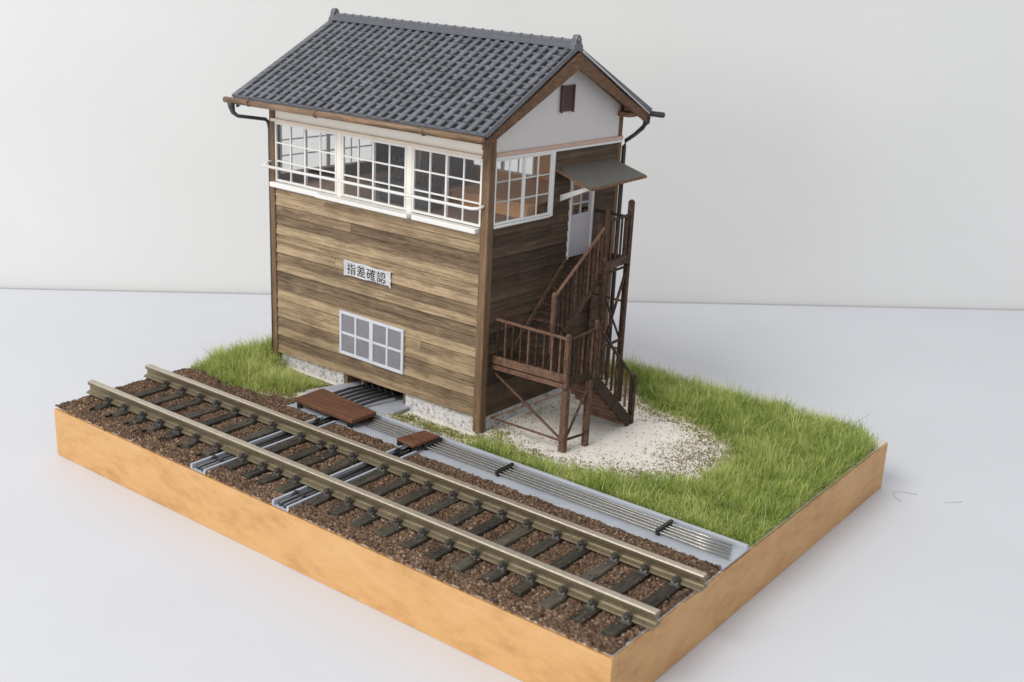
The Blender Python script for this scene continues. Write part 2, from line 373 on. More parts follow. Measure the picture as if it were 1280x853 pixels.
# rod bank at the mouth of the building
rb = thing('point_rods', 'bank of steel rods running into the dark opening under the front wall', 'steel rods', (OX, OY, 0), BR)
mb = MB(); mb.hexa([(-5.95,-1.62,.046),(-2.9,-1.62,.046),(-2.75,-.9,.0),(-5.95,-.9,.0),(-5.95,-1.62,.078),(-2.9,-1.62,.078),(-2.75,-.9,.06),(-5.95,-.9,.06)]); mb.hexa([(-5.95,-.9,-.02),(-2.75,-.9,-.02),(-3.2,1.2,-.2),(-5.8,1.2,-.2),(-5.95,-.9,.058),(-2.75,-.9,.058),(-3.2,1.2,-.12),(-5.8,1.2,-.12)]); mb.build('bed_plate', M['grey'], rb, bevel=.006)
mb = MB(); mb.box(-5.75,-5.2,-1.6,-.95,.079,.115); mb.build('edge_plate', M['grey'], rb, bevel=.01)
for k in range(6):
    x = -5.0+.265*k; mb = MB(); mb.tube([(x, -1.75, .2), (x+.01, -.6, .19), (x+.03, 1.2, .04)], .05, 8); mb.build('rod', M['rodd'], rb, smooth=True)
for k in range(5):
    mb = MB(); x = -4.9+.3*k; mb.beam((x-.3,.25-.0*k,.34),(x-.02,.1,.10),.05,.1); mb.beam((x+.15,.45,.36),(x+.16,.2,.25),.07,.07); mb.build('crank', M['black'], rb, bevel=.008)

# wooden covers
def cover(P, z, th, label, name='wooden_cover'):
    cx = sum(p[0] for p in P)/4; cy = sum(p[1] for p in P)/4
    t = thing(name, label, 'cover board', (cx, cy, 0), 0)
    mb = MB(); mb.hexa([(p[0]-cx,p[1]-cy,z-th) for p in P]+[(p[0]-cx,p[1]-cy,z) for p in P], tone=.5); mb.build('board', M['cover'], t, bevel=.03, seg=2)
    mb = MB()
    for fx, fy in ((-.8,-.7),(.8,-.7),(.8,.7),(-.8,.7)):
        q = [p for p in P if (p[0]-cx)*fx > 0 and (p[1]-cy)*fy > 0][0]; x_, y_ = (q[0]-cx)*.86, (q[1]-cy)*.8
        mb.box(x_-.07, x_+.07, y_-.06, y_+.06, .06, z-th)
    mb.build('batten', M['black'], t); return t
def g2w(*p): return [loc2w(*q) for q in p]
cover(g2w((-5.16,-2.78),(-2.58,-2.76),(-2.58,-1.74),(-5.21,-1.54)), .40, .13, 'large dark walnut board lying over the rods in front of the building opening')
cover(g2w((-.80,-2.70),(-.08,-2.76),(-.05,-1.66),(-.68,-1.68)), .36, .09, 'small dark wooden board lying across the long grey channel')

# ------------------------------------------------------------------ signal box
box = thing('signal_box', 'two-storey timber model signal box with slate tiled gable roof', 'signal box', (OX, OY, 0), BR)
def zb(x): return .46+(x/9.1)*.17      # slightly uneven lower edge of the cladding
# front cladding: lapped planks with uneven tone
def planks(name, mat, rows, axis, face, sgn, zlow, zhigh, nrow, seed, tones=None):
    rnd = random.Random(seed); mb = MB()
    for i in range(nrow):
        fa, fb = i/nrow, (i+1)/nrow
        base = tones[i % len(tones)] if tones else rnd.uniform(.1,.9)
        for (a, b) in rows(i, fa, fb):
            joints = [a]+sorted(rnd.uniform(a, b) for _ in range(rnd.choice((0,0,1)) if b-a > 4 else 0))+[b]
            joints = [joints[0]]+[j for j in joints[1:-1] if j-a > .8 and b-j > .8]+[joints[-1]]
            for u0, u1 in zip(joints, joints[1:]):
                tb = min(1, max(0, base+rnd.uniform(-.10,.10))); n = max(1, int((u1-u0)/.5)); te = rnd.uniform(-.15,.15)
                us = [u0+.006+(u1-u0-.012)*j/n for j in range(n+1)]; vs = []; tn = []
                for j, u in enumerate(us):
                    z0 = zlow(u)+(zhigh-zlow(u))*fa; z1 = zlow(u)+(zhigh-zlow(u))*fb
                    t = min(1, max(0, tb+te*j/n+rnd.uniform(-.06,.06)))
                    w_ = rnd.uniform(-.004,.004)
                    for (o, z) in ((-.05, z0+w_), (.055, z0+w_), (.006, z1+.015), (-.05, z1+.015)):
                        vs.append((u, face-o, z) if axis == 'x' else (face+o, u, z)); tn.append(t)
                fs = []
                for j in range(n):
                    p = j*4; q = p+4; fs += [(p+1,q+1,q+2,p+2),(p,q,q+1,p+1),(p+2,q+2,q+3,p+3)]
                fs += [(0,1,2,3),(n*4+3,n*4+2,n*4+1,n*4)]
                mb.add(vs, fs, tone=tn)
    return mb.build(name, mat, box)
TN = [.72,.5,.62,.3,.35,.78,.62,.7,.38,.85,.22,.15,.8,.3,.55,.92,.3,.18,.2,.85,.72]
TN = [.62,.30,.70,.45,.72,.60,.88,.30,.18,.75,.35,.80,.55,.85,.25,.32,.88,.80]
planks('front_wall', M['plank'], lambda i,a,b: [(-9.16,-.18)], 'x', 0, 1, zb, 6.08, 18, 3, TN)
def siderows(i, fa, fb):
    z = .45+(8.2-.45)*(fa+fb)/2
    if z < 4.75: return [(.2, 6.3)]
    if z < 6.2: return [(.2,3.86),(4.98,6.3)]
    if z < 7.2: return [(2.9,3.86),(4.98,6.3)]
    return [(2.9,6.3)]
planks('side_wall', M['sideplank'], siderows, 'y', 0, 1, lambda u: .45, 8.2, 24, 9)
def rearrows(i, fa, fb):
    z = .3+(8.5-.3)*(fa+fb)/2
    return [(-9.2,-6.1),(-3.3,-.05)] if 6.75 < z < 8.05 else [(-9.2,-.05)]
mbk = MB()
mbk.box(-9.2,-.05,6.25,6.33,.3,6.52); mbk.box(-9.2,-6.1,6.25,6.33,6.52,8.05); mbk.box(-3.3,-.05,6.25,6.33,6.52,8.05); mbk.box(-9.2,-.05,6.25,6.33,8.05,8.8)
mbk.build('rear_wall', [M['tanply']], box)
mbk = MB()
mbk.box(-9.27,-9.19,.1,6.25,.25,6.42); mbk.box(-9.27,-9.19,4.45,6.25,6.42,8.12); mbk.box(-9.27,-9.19,.1,6.25,8.12,8.8)
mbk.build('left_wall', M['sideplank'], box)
# corner posts
for (x0,x1,y0,y1,z0,z1) in ((-.21,.07,-.075,.2,-.02,8.95),(-9.40,-9.17,-.075,.2,.0,8.95),(-.12,.06,6.22,6.42,.3,9.45),(-9.36,-9.15,6.22,6.42,0,9.3)):
    mb = MB(); mb.box(x0,x1,y0,y1,z0,z1,tone=random.uniform(.3,.7)); mb.build('corner_post', M['post'], box, bevel=.015)
# foundations
mb = MB(); mb.box(-9.1,-5.98,.06,.35,-.3,.5); mb.build('foundation', M['found'], box, bevel=.02)
mb = MB(); mb.box(-3.15,-.2,.06,.35,-.3,.5); mb.build('foundation', M['found'], box, bevel=.02)
mb = MB(); mb.box(-.32,-.04,.36,6.3,-.3,.5); mb.build('foundation', M['found'], box, bevel=.02)
mb = MB(); mb.box(-9.2,-8.9,.36,6.3,-.02,.5); mb.box(-8.89,-.33,6.0,6.3,-.02,.5); mb.build('foundation', M['found'], box, bevel=.02)
mb = MB(); mb.box(-5.97,-5.85,.1,.9,-.25,.5); mb.box(-3.28,-3.16,.1,.9,-.25,.5); mb.box(-5.2,-5.12,.12,.2,-.2,.5); mb.build('opening_jamb', M['post'], box, bevel=.01)
mb = MB(); mb.box(-8.8,-.4,1.3,1.4,-.3,6.0); mb.build('opening_backing', M['dark'], box)  # added backing board, keeps the opening under the front wall dark
# front upper band
mb = MB(); mb.box(-9.17,-.21,.0,.07,8.24,8.85); mb.build('fascia', M['cream'], box)
mb = MB(); mb.box(-9.3,-.22,-.11,.02,8.17,8.27); mb.build('fascia_trim', M['trim2'] if 'trim2' in M else simple('front_trim_cream', srgb(232,216,200), .6, .03), box, bevel=.012)
def sash(bx, name, parent, P, u0, u1, z0, z1, cols, rows, ax, face, sgn, fr=.075, mu=.045, glassm=None, mat=None, depth=.08, gl=True):
    """framed window: P maps (u, depth, z) to local coordinates"""
    mat = mat or M['white']
    fo = bx
    mb = MB()
    def b(a0,a1,d0,d1,c0,c1):
        if ax == 'x': mb.box(a0,a1,face-sgn*d1 if sgn>0 else face+d0, face-sgn*d0 if sgn>0 else face+d1, c0,c1)
        else: mb.box(face+sgn*min(d0*sgn,d1*sgn)*1 if 0 else min(face+sgn*d0,face+sgn*d1), max(face+sgn*d0,face+sgn*d1), a0,a1,c0,c1)
    b(u0,u0+fr,0,depth,z0,z1); b(u1-fr,u1,0,depth,z0,z1); b(u0+fr,u1-fr,0,depth-.003,z0,z0+fr); b(u0+fr,u1-fr,0,depth-.003,z1-fr,z1)
    w_ = mb.build(name, mat, parent, bevel=.008)
    mb = MB()
    for c in range(1, cols):
        u = u0+fr+(u1-u0-2*fr)*c/cols; b(u-mu/2,u+mu/2,.012,depth-.012,z0+fr,z1-fr)
    for r in range(1, rows):
        z = z0+fr+(z1-z0-2*fr)*r/rows; b(u0+fr,u1-fr,.016,depth-.02,z-mu/2,z+mu/2)
    mb.build('glazing_bar', mat, w_)
    if gl:
        mb = MB(); b(u0+fr,u1-fr,.03,.036,z0+fr,z1-fr); mb.build('glass_pane', glassm or M['glass'], w_)
    return w_
# vertical mullions between bays
mb = MB()
for x0,x1 in ((-6.2,-5.98),(-3.17,-2.95)):
    mb = MB(); mb.box(x0,x1,-.05,.09,6.2,8.17); mb.build('mullion', M['cream'], box, bevel=.01)
for a, b_ in ((-9.17,-6.2),(-5.98,-3.17),(-2.95,-.21)):
    mid = (a+b_)/2
    sash(None,'window',box,None,a,mid+.035,6.22,8.16,2,3,'x',.045,1,mu=.05)
    sash(None,'window',box,None,mid-.035,b_,6.22,8.16,2,3,'x',-.04 if 0 else .0,1,mu=.05,depth=.04+.02)
# left wall window
for a, b_ in ((.2,2.3),(2.31,4.45)):
    sash(None,'window',box,None,a,b_,6.42,8.12,2,3,'y',-9.23,1,depth=.06)
for a, b_ in ((-6.1,-4.7),(-4.7,-3.3)):
    sash(None,'window',box,None,a,b_,6.52,8.05,2,2,'x',6.31,1,depth=.06)
# side windows
sash(None,'window',box,None,.2,1.53,6.27,8.16,2,3,'y',.0,1,depth=.05)
sash(None,'window',box,None,1.47,2.80,6.27,8.16,2,3,'y',.03,1,depth=.05)
mb = MB(); mb.box(-.04,.1,2.8,2.93,6.2,8.17); mb.box(-.04,.1,.2,2.8,6.18,6.26); mb.build('window_surround', M['white'], box, bevel=.03, seg=2)
# sills
mb = MB(); mb.box(-9.27,-6.86,-.22,.03,6.04,6.2); mb.build('sill', M['white'], box, bevel=.02)
mb = MB(); mb.box(-6.8,-2.78,-.42,.03,6.08,6.2); mb.build('sill', M['white'], box, bevel=.02)
mb = MB(); mb.box(-2.76,-.24,-.26,.03,6.04,6.19); mb.build('sill', M['white'], box, bevel=.02)
# safety bar
mb = MB(); mb.tube([(-9.42,-.34,6.72),(-6,-.35,6.76),(-3,-.35,6.77),(-.32,-.34,6.78),(-.14,-.27,6.8),(-.08,-.1,6.86)], .048, 8)
mb.tube([(-9.36,-.35,6.72),(-9.36,-.2,6.84),(-9.3,-.0,6.86)], .04, 8); mb.build('safety_bar', M['white'], box, smooth=True)
# lower window
fr = sash(None,'window',box,None,-6.02,-4.54,1.03,2.49,2,2,'x',-.03,1,fr=.10,mu=.08,glassm=M['frost'],depth=.07,mat=simple('window_pale_grey', srgb(206,210,218), .5,.02))
fr = sash(None,'window',box,None,-4.56,-3.12,1.03,2.49,2,2,'x',-.045,1,fr=.10,mu=.08,glassm=M['frost'],depth=.07,mat=bpy.data.materials['window_pale_grey'])
# gable wall
yr = 3.2
mb = MB()
mb.prism([(-.06,.16,8.32),(-.06,6.26,8.32),(-.06,6.26,9.3),(-.06,yr,10.85),(-.06,.16,9.25)], (.09,0,0)); mb.build('gable_wall', M['gable'], box)
mb = MB(); mb.prism([(-9.27,.16,8.8),(-9.27,6.26,8.8),(-9.27,6.26,9.3),(-9.27,yr,10.85),(-9.27,.16,9.25)], (.09,0,0)); mb.build('gable_wall', M['gable'], box)
mb = MB(); mb.box(-.03,.10,.2,6.43,8.22,8.34); mb.build('gable_trim', M['trim'], box, bevel=.012)
mb = MB(); mb.box(-.03,.085,.2,6.43,8.14,8.217); mb.build('gable_trim', M['white'], box, bevel=.01)
# vent
mb = MB(); mb.box(.03,.09,3.05,3.62,9.3,10.05)
v_ = mb.build('vent', M['vent'], box, bevel=.01)
mb = MB()
for k in range(9):
    z = 9.36+k*.075; mb.hexa([(.09,3.09,z),(.12,3.09,z-.01),(.12,3.58,z-.01),(.09,3.58,z),(.09,3.09,z+.045),(.105,3.09,z+.04),(.105,3.58,z+.04),(.09,3.58,z+.045)])
mb.box(.085,.135,3.02,3.08,9.27,10.08); mb.box(.085,.135,3.59,3.65,9.27,10.08); mb.build('louvre', M['vent'], v_)
# door
mb = MB(); mb.box(.0,.06,3.88,4.96,4.75,6.0); dr = mb.build('door', M['door'], box, bevel=.01)
sash(None,'door_window',dr,None,3.88,4.96,6.0,7.18,2,3,'y',.0,1,depth=.06,mat=M['door'],fr=.09,mu=.06)
mb = MB(); mb.box(-.02,.09,4.96,5.06,4.7,7.2); mb.box(-.02,.085,3.82,3.88,4.7,7.2); mb.build('door_frame', M['white'], box, bevel=.01)
# awning
aw = MB(); aw.hexa([(.04,2.98,7.58),(1.2,3.29,7.12),(1.2,6.22,7.20),(.04,6.02,7.58),(.04,2.98,7.66),(1.2,3.29,7.18),(1.2,6.22,7.27),(.04,6.02,7.66)], tone=.5)
awo = aw.build('awning', M['awning'], box, bevel=.01)
mb = MB(); mb.beam((1.215,3.29,7.13),(1.215,6.22,7.215),.03,.07); mb.beam((.06,2.96,7.60),(1.2,3.27,7.13),.03,.06); mb.build('awning_edge', M['barge'], awo)
mb = MB(); mb.hexa([(.04,3.30,6.60),(.04,3.36,6.60),(1.05,3.46,7.09),(1.05,3.40,7.09),(.04,3.30,6.80),(.04,3.36,6.80),(1.05,3.46,7.2),(1.05,3.40,7.2)]); mb.build('awning_bracket', M['white'], awo, bevel=.008)
mb = MB(); mb.tube([(.2,3.15,7.62),(.2,3.15,7.68)], .05, 8); mb.build('awning_bolt', M['barge'], awo)

# roof: bilinear front and rear slopes
FL, FR_ = Vector((-10.08,-.97,8.93)), Vector((.64,-.97,9.0))
RL, RR = Vector((-9.88,yr,11.32)), Vector((.44,yr,11.18))
BL, BRr = Vector((-10.08,7.12,9.13)), Vector((.62,7.12,9.16))
def slope(E0, E1, R0, R1, mb, ncol=28, ncourse=15, flip=False):
    nrm_ = (E1-E0).cross(R0-E0).normalized()
    if nrm_.z < 0: nrm_ = -nrm_
    prof_ = [(0,-.03),(.06,.03),(.14,.052),(.36,.058),(.52,.05),(.58,.03),(.61,-.04),(.78,-.05),(.96,-.045)]
    for j in range(ncourse):
        v0, v1 = j/ncourse, (j+1)/ncourse+.012; tn = random.random()
        vs = []; ts = []; cols = []
        for c in range(ncol):
            tc = random.random()
            for (pu, ph) in prof_:
                cols.append(((c+pu)/ncol, ph, tc))
        jit = [random.uniform(-.006,.006) for _ in range(ncol)]
        n = len(cols)
        dv = v1-v0; rowdefs = ((v0, 0), (v0+.004, 1), (v0+.010, 2), (v0+dv*.24, 3), (v0+dv*.30, 4), (v1, 5))
        for (v, extra) in rowdefs:
            for k_, (u, ph, tc) in enumerate(cols):
                p = (E0.lerp(E1, u)).lerp(R0.lerp(R1, u), min(v,1)+(jit[k_//len(prof_)] if extra < 2 else 0))
                tr_ = ph < -.031
                rl = max(ph, .0)
                h = (-.06, (.012 if tr_ else rl+.012), (.028 if tr_ else rl+.034), (.02 if tr_ else rl+.028), (-.085 if tr_ else rl+.026), (-.095 if tr_ else rl+.006))[extra]
                vs.append(p+nrm_*(h-.01)); ts.append(tc)
        fs = [(a*n+i, a*n+i+1, (a+1)*n+i+1, (a+1)*n+i) for a in range(5) for i in range(n-1)]
        mb.add(vs, fs, tone=ts)
roof = MB()
# roof deck (the board the tiles sit on) is the part itself
for E0, E1, R0_, R1_ in ((FL, FR_, RL, RR), (BL, BRr, RL, RR)):
    dz = Vector((0,0,-.12)); i0 = Vector((.02,0,0)); i1 = Vector((-.02,0,0))
    ys = Vector((0, .04 if E0.y < 0 else -.04, 0))
    top = [E0+i0+ys, E1+i1+ys, R1_+i1, R0_+i0]
    roof.hexa([p+dz+Vector((0,0,-.12)) for p in top]+[p+Vector((0,0,-.16)) for p in top], tone=.2)
rf = roof.build('roof', M['barge'], box)
for nm, args in (('tile_slope',(FL,FR_,RL,RR)),('tile_slope',(BL,BRr,RL,RR))):
    mb = MB(); slope(*args, mb); so = mb.build(nm, M['tile'], rf, smooth=False)
# verge tiles (dark edge at each gable) and eave edge
mb = MB()
for (E, R_) in ((FL,RL),(FR_,RR),(BL,RL),(BRr,RR)):
    mb.beam(E+Vector((0,0,-.02)), R_+Vector((0,0,-.02)), .07, .15)
for a, b_ in ((FL,FR_),(BL,BRr)): mb.beam(a+Vector((0,.03 if a.y<0 else -.03,-.01)), b_+Vector((0,.03 if a.y<0 else -.03,-.01)), .07, .1)
mb.build('tile_edge', M['tile'], rf, bevel=.02)
# ridge
mb = MB(); a, b_ = RL+Vector((0,0,.08)), RR+Vector((0,0,.08))
mb.beam(a+Vector((0,0,-.06)), b_+Vector((0,0,-.06)), .44, .12); mb.beam(a+Vector((0,0,.02)), b_+Vector((0,0,.02)), .3, .06)
mb.tube([a+Vector((0,0,.05)), b_+Vector((0,0,.05))], .085, 10)
for k in range(27):
    p = a.lerp(b_, (k+.5)/27); mb.tube([p+Vector((-.03,0,.055)), p+Vector((.03,0,.055))], .1, 10)
mb.build('ridge', M['tile'], rf, bevel=.01)
for p, s in ((RL,-1),(RR,1)):
    mb = MB(); x = p.x+s*.02
    out = [(-.24,-.08),(-.22,.04),(-.15,.12),(-.13,.24),(-.08,.33),(0,.36),(.08,.33),(.13,.24),(.15,.12),(.22,.04),(.24,-.08)]
    mb.prism([(x-s*.16, p.y+u, p.z+h) for u, h in out], (s*.18,0,0)); mb.tube([(x-s*.1,p.y,p.z+.2),(x+s*.07,p.y,p.z+.2)], .085, 10); mb.build('ridge_end', M['tile'], rf, bevel=.03, seg=2)
# barge boards
def barge(x, th):
    for E, R_ in ((FL,RL),(BL,RL)):
        y0 = -.93 if E.y < 0 else 7.0
        ze, zr = E.z-.13, (RL if x < -5 else RR).z-.16
        dpt = .46; mb = MB(); y_in = y0+.28 if y0 < 0 else y0-.12
        mb.hexa([(x,y0,ze-.22),(x+th,y0,ze-.22),(x+th,yr,zr-dpt),(x,yr,zr-dpt),(x,y0,ze),(x+th,y0,ze),(x+th,yr,zr),(x,yr,zr)], tone=.4)
        mb.build('barge_board', M['barge'], rf, bevel=.012)
barge(.48, .09); barge(-9.98, .09)
mb = MB(); mb.beam((.60,yr+.08,RR.z-.12),(.60,7.06,BRr.z-.1),.03,.035); mb.build('verge_strip', M['gable'], rf)
# purlin ends and soffit
mb = MB(); mb.box(.0,.48,6.1,6.5,8.98,9.12,tone=.8); mb.build('purlin', M['barge'], rf)
mb = MB(); mb.box(-9.9,.48,-.90,-.84,8.72,8.9); mb.build('eave_board', M['barge'], rf, bevel=.01)
mb = MB(); mb.box(-9.2,-.06,.1,6.25,8.72,8.78); mb.build('ceiling', M['white'], box)
mb = MB(); mb.box(-9.18,-.07,.09,6.24,5.95,6.06); mb.build('upper_floor', M['dark'], box)
# gutters
mb = MB(); mb.tube([(-10.36,-1.06,8.80),(-5,-1.06,8.84),(.62,-1.05,8.86)], .10, 12); gt = mb.build('gutter', M['gutter'], box, smooth=True)
for x in (-9.15,-6.0,-1.55):
    mb = MB(); mb.tube([(x-.04,-1.06,8.81+.004*(x+10)),(x+.04,-1.06,8.81+.004*(x+10))], .12, 12); mb.build('gutter_joint', M['gutter'], gt)
mb = MB(); mb.tube([(-10.2,7.24,8.98),(1.02,7.24,9.04)], .09, 12); mb.build('gutter', M['pipe'], box, smooth=True)
mb = MB(); mb.tube([(-10.06,-1.06,8.80),(-10.04,-1.06,8.6),(-9.98,-1.04,8.42),(-9.86,-.96,8.32),(-9.62,-.4,8.24),(-9.52,-.12,8.2),(-9.48,-.03,8.1),(-9.46,0,7.9),(-9.45,0,.1)], [.13,.11,.075,.06,.06,.06,.06,.06,.06], 10)
mb.build('downpipe', M['pipe'], box, smooth=True)
mb = MB(); mb.tube([(.42,7.2,8.95),(.42,7.2,8.76),(.36,7.1,8.58),(.24,6.84,8.36),(.1,6.58,8.18),(.08,6.53,8.0),(.08,6.52,4),(.08,6.52,.1)], [.13,.12,.075,.065,.065,.075,.075,.075], 10)
mb.build('downpipe', M['pipe'], box, smooth=True)

# sign on the front wall
sg = thing('wall_sign', 'torn white paper sign with hand-brushed Japanese characters on the front planks', 'sign', (OX, OY, 0), BR)
mb = MB()
ol = [(-5.84,4.22),(-5.3,4.19),(-4.9,4.215),(-4.4,4.18),(-4.0,4.2),(-3.72,4.215),(-3.75,4.05),(-3.70,3.93),(-3.74,3.83),(-3.71,3.66),(-3.80,3.75),(-4.1,3.74),(-4.5,3.76),(-4.9,3.72),(-5.4,3.74),(-5.83,3.70),(-5.81,3.95)]
mb.prism([(x,-.055,z) for x,z in ol], (0,-.035,0)); mb.build('sign_paper', M['paper'], sg, bevel=.008)
fc = bpy.data.curves.new('lettering', 'FONT'); fc.body = '指差確認'; fc.size = .41; fc.extrude = .004; fc.space_character = 1.12; fc.align_x = 'CENTER'
to = bpy.data.objects.new('lettering_tmp', fc); COL.objects.link(to); bpy.context.view_layer.update()
me = bpy.data.meshes.new_from_object(to.evaluated_get(bpy.context.evaluated_depsgraph_get()))
bpy.data.objects.remove(to); me.materials.clear(); me.materials.append(M['ink'])
xs = [v.co.x for v in me.vertices]; ys = [v.co.y for v in me.vertices]
if xs:
    sx = 1.72/(max(xs)-min(xs)); sy = .36/(max(ys)-min(ys)); mx_, my_ = (max(xs)+min(xs))/2, (max(ys)+min(ys))/2
    for v in me.vertices: v.co = ((v.co.x-mx_)*sx, (v.co.y-my_)*sy, v.co.z)
lo = bpy.data.objects.new('lettering', me); COL.objects.link(lo); lo.parent = sg; lo.location = (-4.8,-.095,3.965); lo.rotation_euler = (math.pi/2, math.radians(.5), 0)

# interior
lf = thing('lever_frame', 'dark lever frame standing behind the right front windows', 'lever frame', (OX, OY, 0), BR)
mb = MB(); mb.box(-5.4,-3.2,1.0,1.6,6.07,6.75); mb.build('frame', M['lever'], lf, bevel=.04)
for k in range(9):
    x = -5.25+.24*k; a = random.choice((-.2,.25)); mb = MB(); mb.tube([(x,1.3,6.7),(x,1.3+a,7.4)], .03, 6); mb.tube([(x,1.3+a*.85,7.3),(x,1.3+a,7.45)], .045, 6); mb.build('lever', M['lever'], lf, smooth=True)
cb = thing('cabinet', 'tall grey cabinet against the rear wall inside the upper room', 'cabinet', (OX, OY, 0), BR)
mb = MB(); mb.box(-8.6,-7.4,5.5,6.2,6.07,8.3); mb.build('carcass', M['curtain'], cb, bevel=.03)
for x0 in (-8.57,-7.98): 
    mb = MB(); mb.box(x0,x0+.55,5.46,5.498,6.2,8.2); dd = mb.build('cabinet_door', M['curtain'], cb, bevel=.01)
dk = thing('desk', 'tan wooden counter with panelled sides inside the upper room behind the side window', 'desk', (OX, OY, 0), BR)
mb = MB(); mb.box(-3.6,-.4,2.3,6.15,6.46,6.54); mb.build('desk_top', M['tanply'], dk, bevel=.01)
mb = MB(); mb.box(-3.5,-.5,2.36,2.42,6.07,6.455); mb.build('front_panel', M['tanply'], dk)
mb = MB(); mb.box(-.50,-.44,2.36,6.1,6.07,6.455); mb.build('side_panel', M['tanply'], dk)
for x,y in ((-3.44,2.5),(-.56,2.5),(-3.44,6.0),(-.56,6.0)):
    mb = MB(); mb.box(x-.05,x+.05,y-.05,y+.05,6.07,6.455); mb.build('leg', M['tanply'], dk)
st = thing('brown_box', 'dark brown box on the floor inside, seen through the middle front windows', 'box', (OX, OY, 0), BR)  # plain box standing for a brown piece of furniture of unknown use
mb = MB(); mb.box(-7.0,-5.6,4.6,5.7,6.07,7.25); mb.build('casing', M['vent'], st, bevel=.05); mb = MB(); mb.box(-6.95,-5.65,4.56,4.598,6.2,7.1); mb.build('front_panel', M['vent'], st, bevel=.02)
for i, x in enumerate((-6.1,-5.85)):
    tt = thing('bottle', ('white bottle standing on the brown box, the left one','white bottle standing on the brown box, the right one')[i], 'bottle', (*loc2w(x,5.1), 7.25), 0, 'bottles on the brown box')
    mb = MB(); mb.tube([(0,0,0),(0,0,.22),(0,0,.28),(0,0,.36)], [.075,.075,.03,.03], 10); mb.build('body', M['white'], tt, smooth=True)
    mb = MB(); mb.tube([(0,0,.36),(0,0,.40)], .035, 8); mb.build('cap', M['vent'], tt)

# ------------------------------------------------------------------ outside staircase
stc = thing('outside_staircase', 'dark brown wooden dog-leg staircase climbing the side wall to the door', 'staircase', (OX, OY, 0), BR)
def pt(name, p, q, w_, h_, up=(0,1,0), mat='stair', parent=None, tone=None, bevel=.012):
    mb = MB(); mb.beam(p, q, w_, h_, up, tone=tone); return mb.build(name, M[mat], parent or stc, bevel=bevel)
def newel(x, y, z0, z1, w_=.15, tone=None):
    mb = MB(); mb.box(x-w_/2,x+w_/2,y-w_/2,y+w_/2,z0,z1,tone=tone)
    c = w_/2; mb.hexa([(x-c,y-c,z1),(x+c,y-c,z1),(x+c,y+c,z1),(x-c,y+c,z1),(x-c*.45,y-c*.45,z1+.06),(x+c*.45,y-c*.45,z1+.06),(x+c*.45,y+c*.45,z1+.06),(x-c*.45,y+c*.45,z1+.06)],tone=tone)
    return mb.build('newel_post', M['stair'], stc, bevel=.012)
LZ = 2.12   # top of the lower landing deck
# lower landing
mb = MB()
for k in range(8): mb.box(.08+.338*k,.08+.338*k+.33,.5,1.5,LZ-.07,LZ)
mb.build('lower_landing', M['stair'], stc, bevel=.01)
pt('edge_beam', (.06,.45,2.22),(2.68,.47,2.28),.08,.24,(0,0,1),tone=.9)
pt('edge_beam', (.06,.44,1.99),(2.66,.46,2.06),.10,.13,(0,0,1),tone=.95)
pt('edge_beam', (2.78,.55,2.24),(2.96,1.44,2.24),.07,.26,(0,0,1),tone=.2)
newel(2.72,.5,1.95,3.55,.15,.75); newel(2.99,1.46,2.1,3.85,.11,.5)
mb = MB(); mb.box(2.62,2.82,.44,.62,.0,1.96,tone=.8); mb.build('leg', M['stair'], stc, bevel=.015)
mb = MB(); mb.box(2.82,2.99,1.3,1.46,.0,2.12,tone=.75); mb.build('leg', M['stair'], stc, bevel=.015)
def railing(p, q, n, zlow, t=.07, skip0=.5, tone=None):
    p, q = Vector(p), Vector(q); r_ = pt('handrail', p, q, .09, .07, (0,0,1), tone=tone)
    for k in range(n):
        f = (k+skip0)/n; a = p.lerp(q, f); zl = zlow(f)
        mb = MB(); mb.beam((a.x,a.y,zl),(a.x,a.y,a.z-.03),.055,.055,(0,1,0)); mb.build('baluster', M['stair'], r_)
    return r_
railing((.1,.46,3.47),(2.66,.48,3.47),9,lambda f:2.3, skip0=.35, tone=.95)
railing((2.78,.56,3.46),(2.97,1.42,3.62),5,lambda f:2.3, tone=.3)
# lower braces
pt('brace',(.1,.5,1.80),(2.64,.54,.40),.06,.08,(0,1,0),tone=.75); pt('brace',(.05,.6,.34),(2.66,.62,1.86),.05,.06,(0,1,0),tone=.9)
pt('brace',(.05,.46,.36),(2.64,.5,.38),.06,.06,(0,1,0),tone=.85); pt('brace',(2.74,.55,.4),(2.9,1.36,.42),.06,.07,(0,0,1),tone=.4)
pt('brace',(2.76,.6,.45),(2.94,1.36,2.0),.05,.07,(1,0,0),tone=.7)
# lower flight: from the landing (y 1.5) down to the ground (y 3.7)
F0, F1 = Vector((0,1.42,2.1)), Vector((0,3.62,.06))
def stringer(x, a, b, depth, th, tone=None, name='stringer'):
    mb = MB(); a = Vector(a); b = Vector(b)
    mb.hexa([(x-th/2,a.y,a.z-depth),(x+th/2,a.y,a.z-depth),(x+th/2,b.y,b.z-depth),(x-th/2,b.y,b.z-depth),(x-th/2,a.y,a.z),(x+th/2,a.y,a.z),(x+th/2,b.y,b.z),(x-th/2,b.y,b.z)],tone=tone); return mb.build(name, M['stair'], stc, bevel=.01)
stringer(2.92,(0,1.46,2.42),(0,3.66,.36),.46,.07,.2); stringer(1.62,(0,1.46,2.36),(0,3.6,.34),.36,.07,.4)
for k in range(8):
    f = (k+.6)/8.4; y = 1.46+2.2*f; z = 2.1-2.02*f
    mb = MB(); mb.box(1.66,2.88,y-.12,y+.16,z-.04,z+.01,tone=random.uniform(.5,.9)); mb.box(1.66,2.88,y-.13,y-.1,z-.14,z-.04,tone=.95); mb.build('tread', M['stair'], stc)
newel(2.86,3.84,0,1.62,.15,.45); newel(1.62,3.7,0,1.3,.11,.4)
railing((2.98,1.5,3.72),(2.88,3.8,1.52),8,lambda f: 2.35-2.0*f, tone=.5)
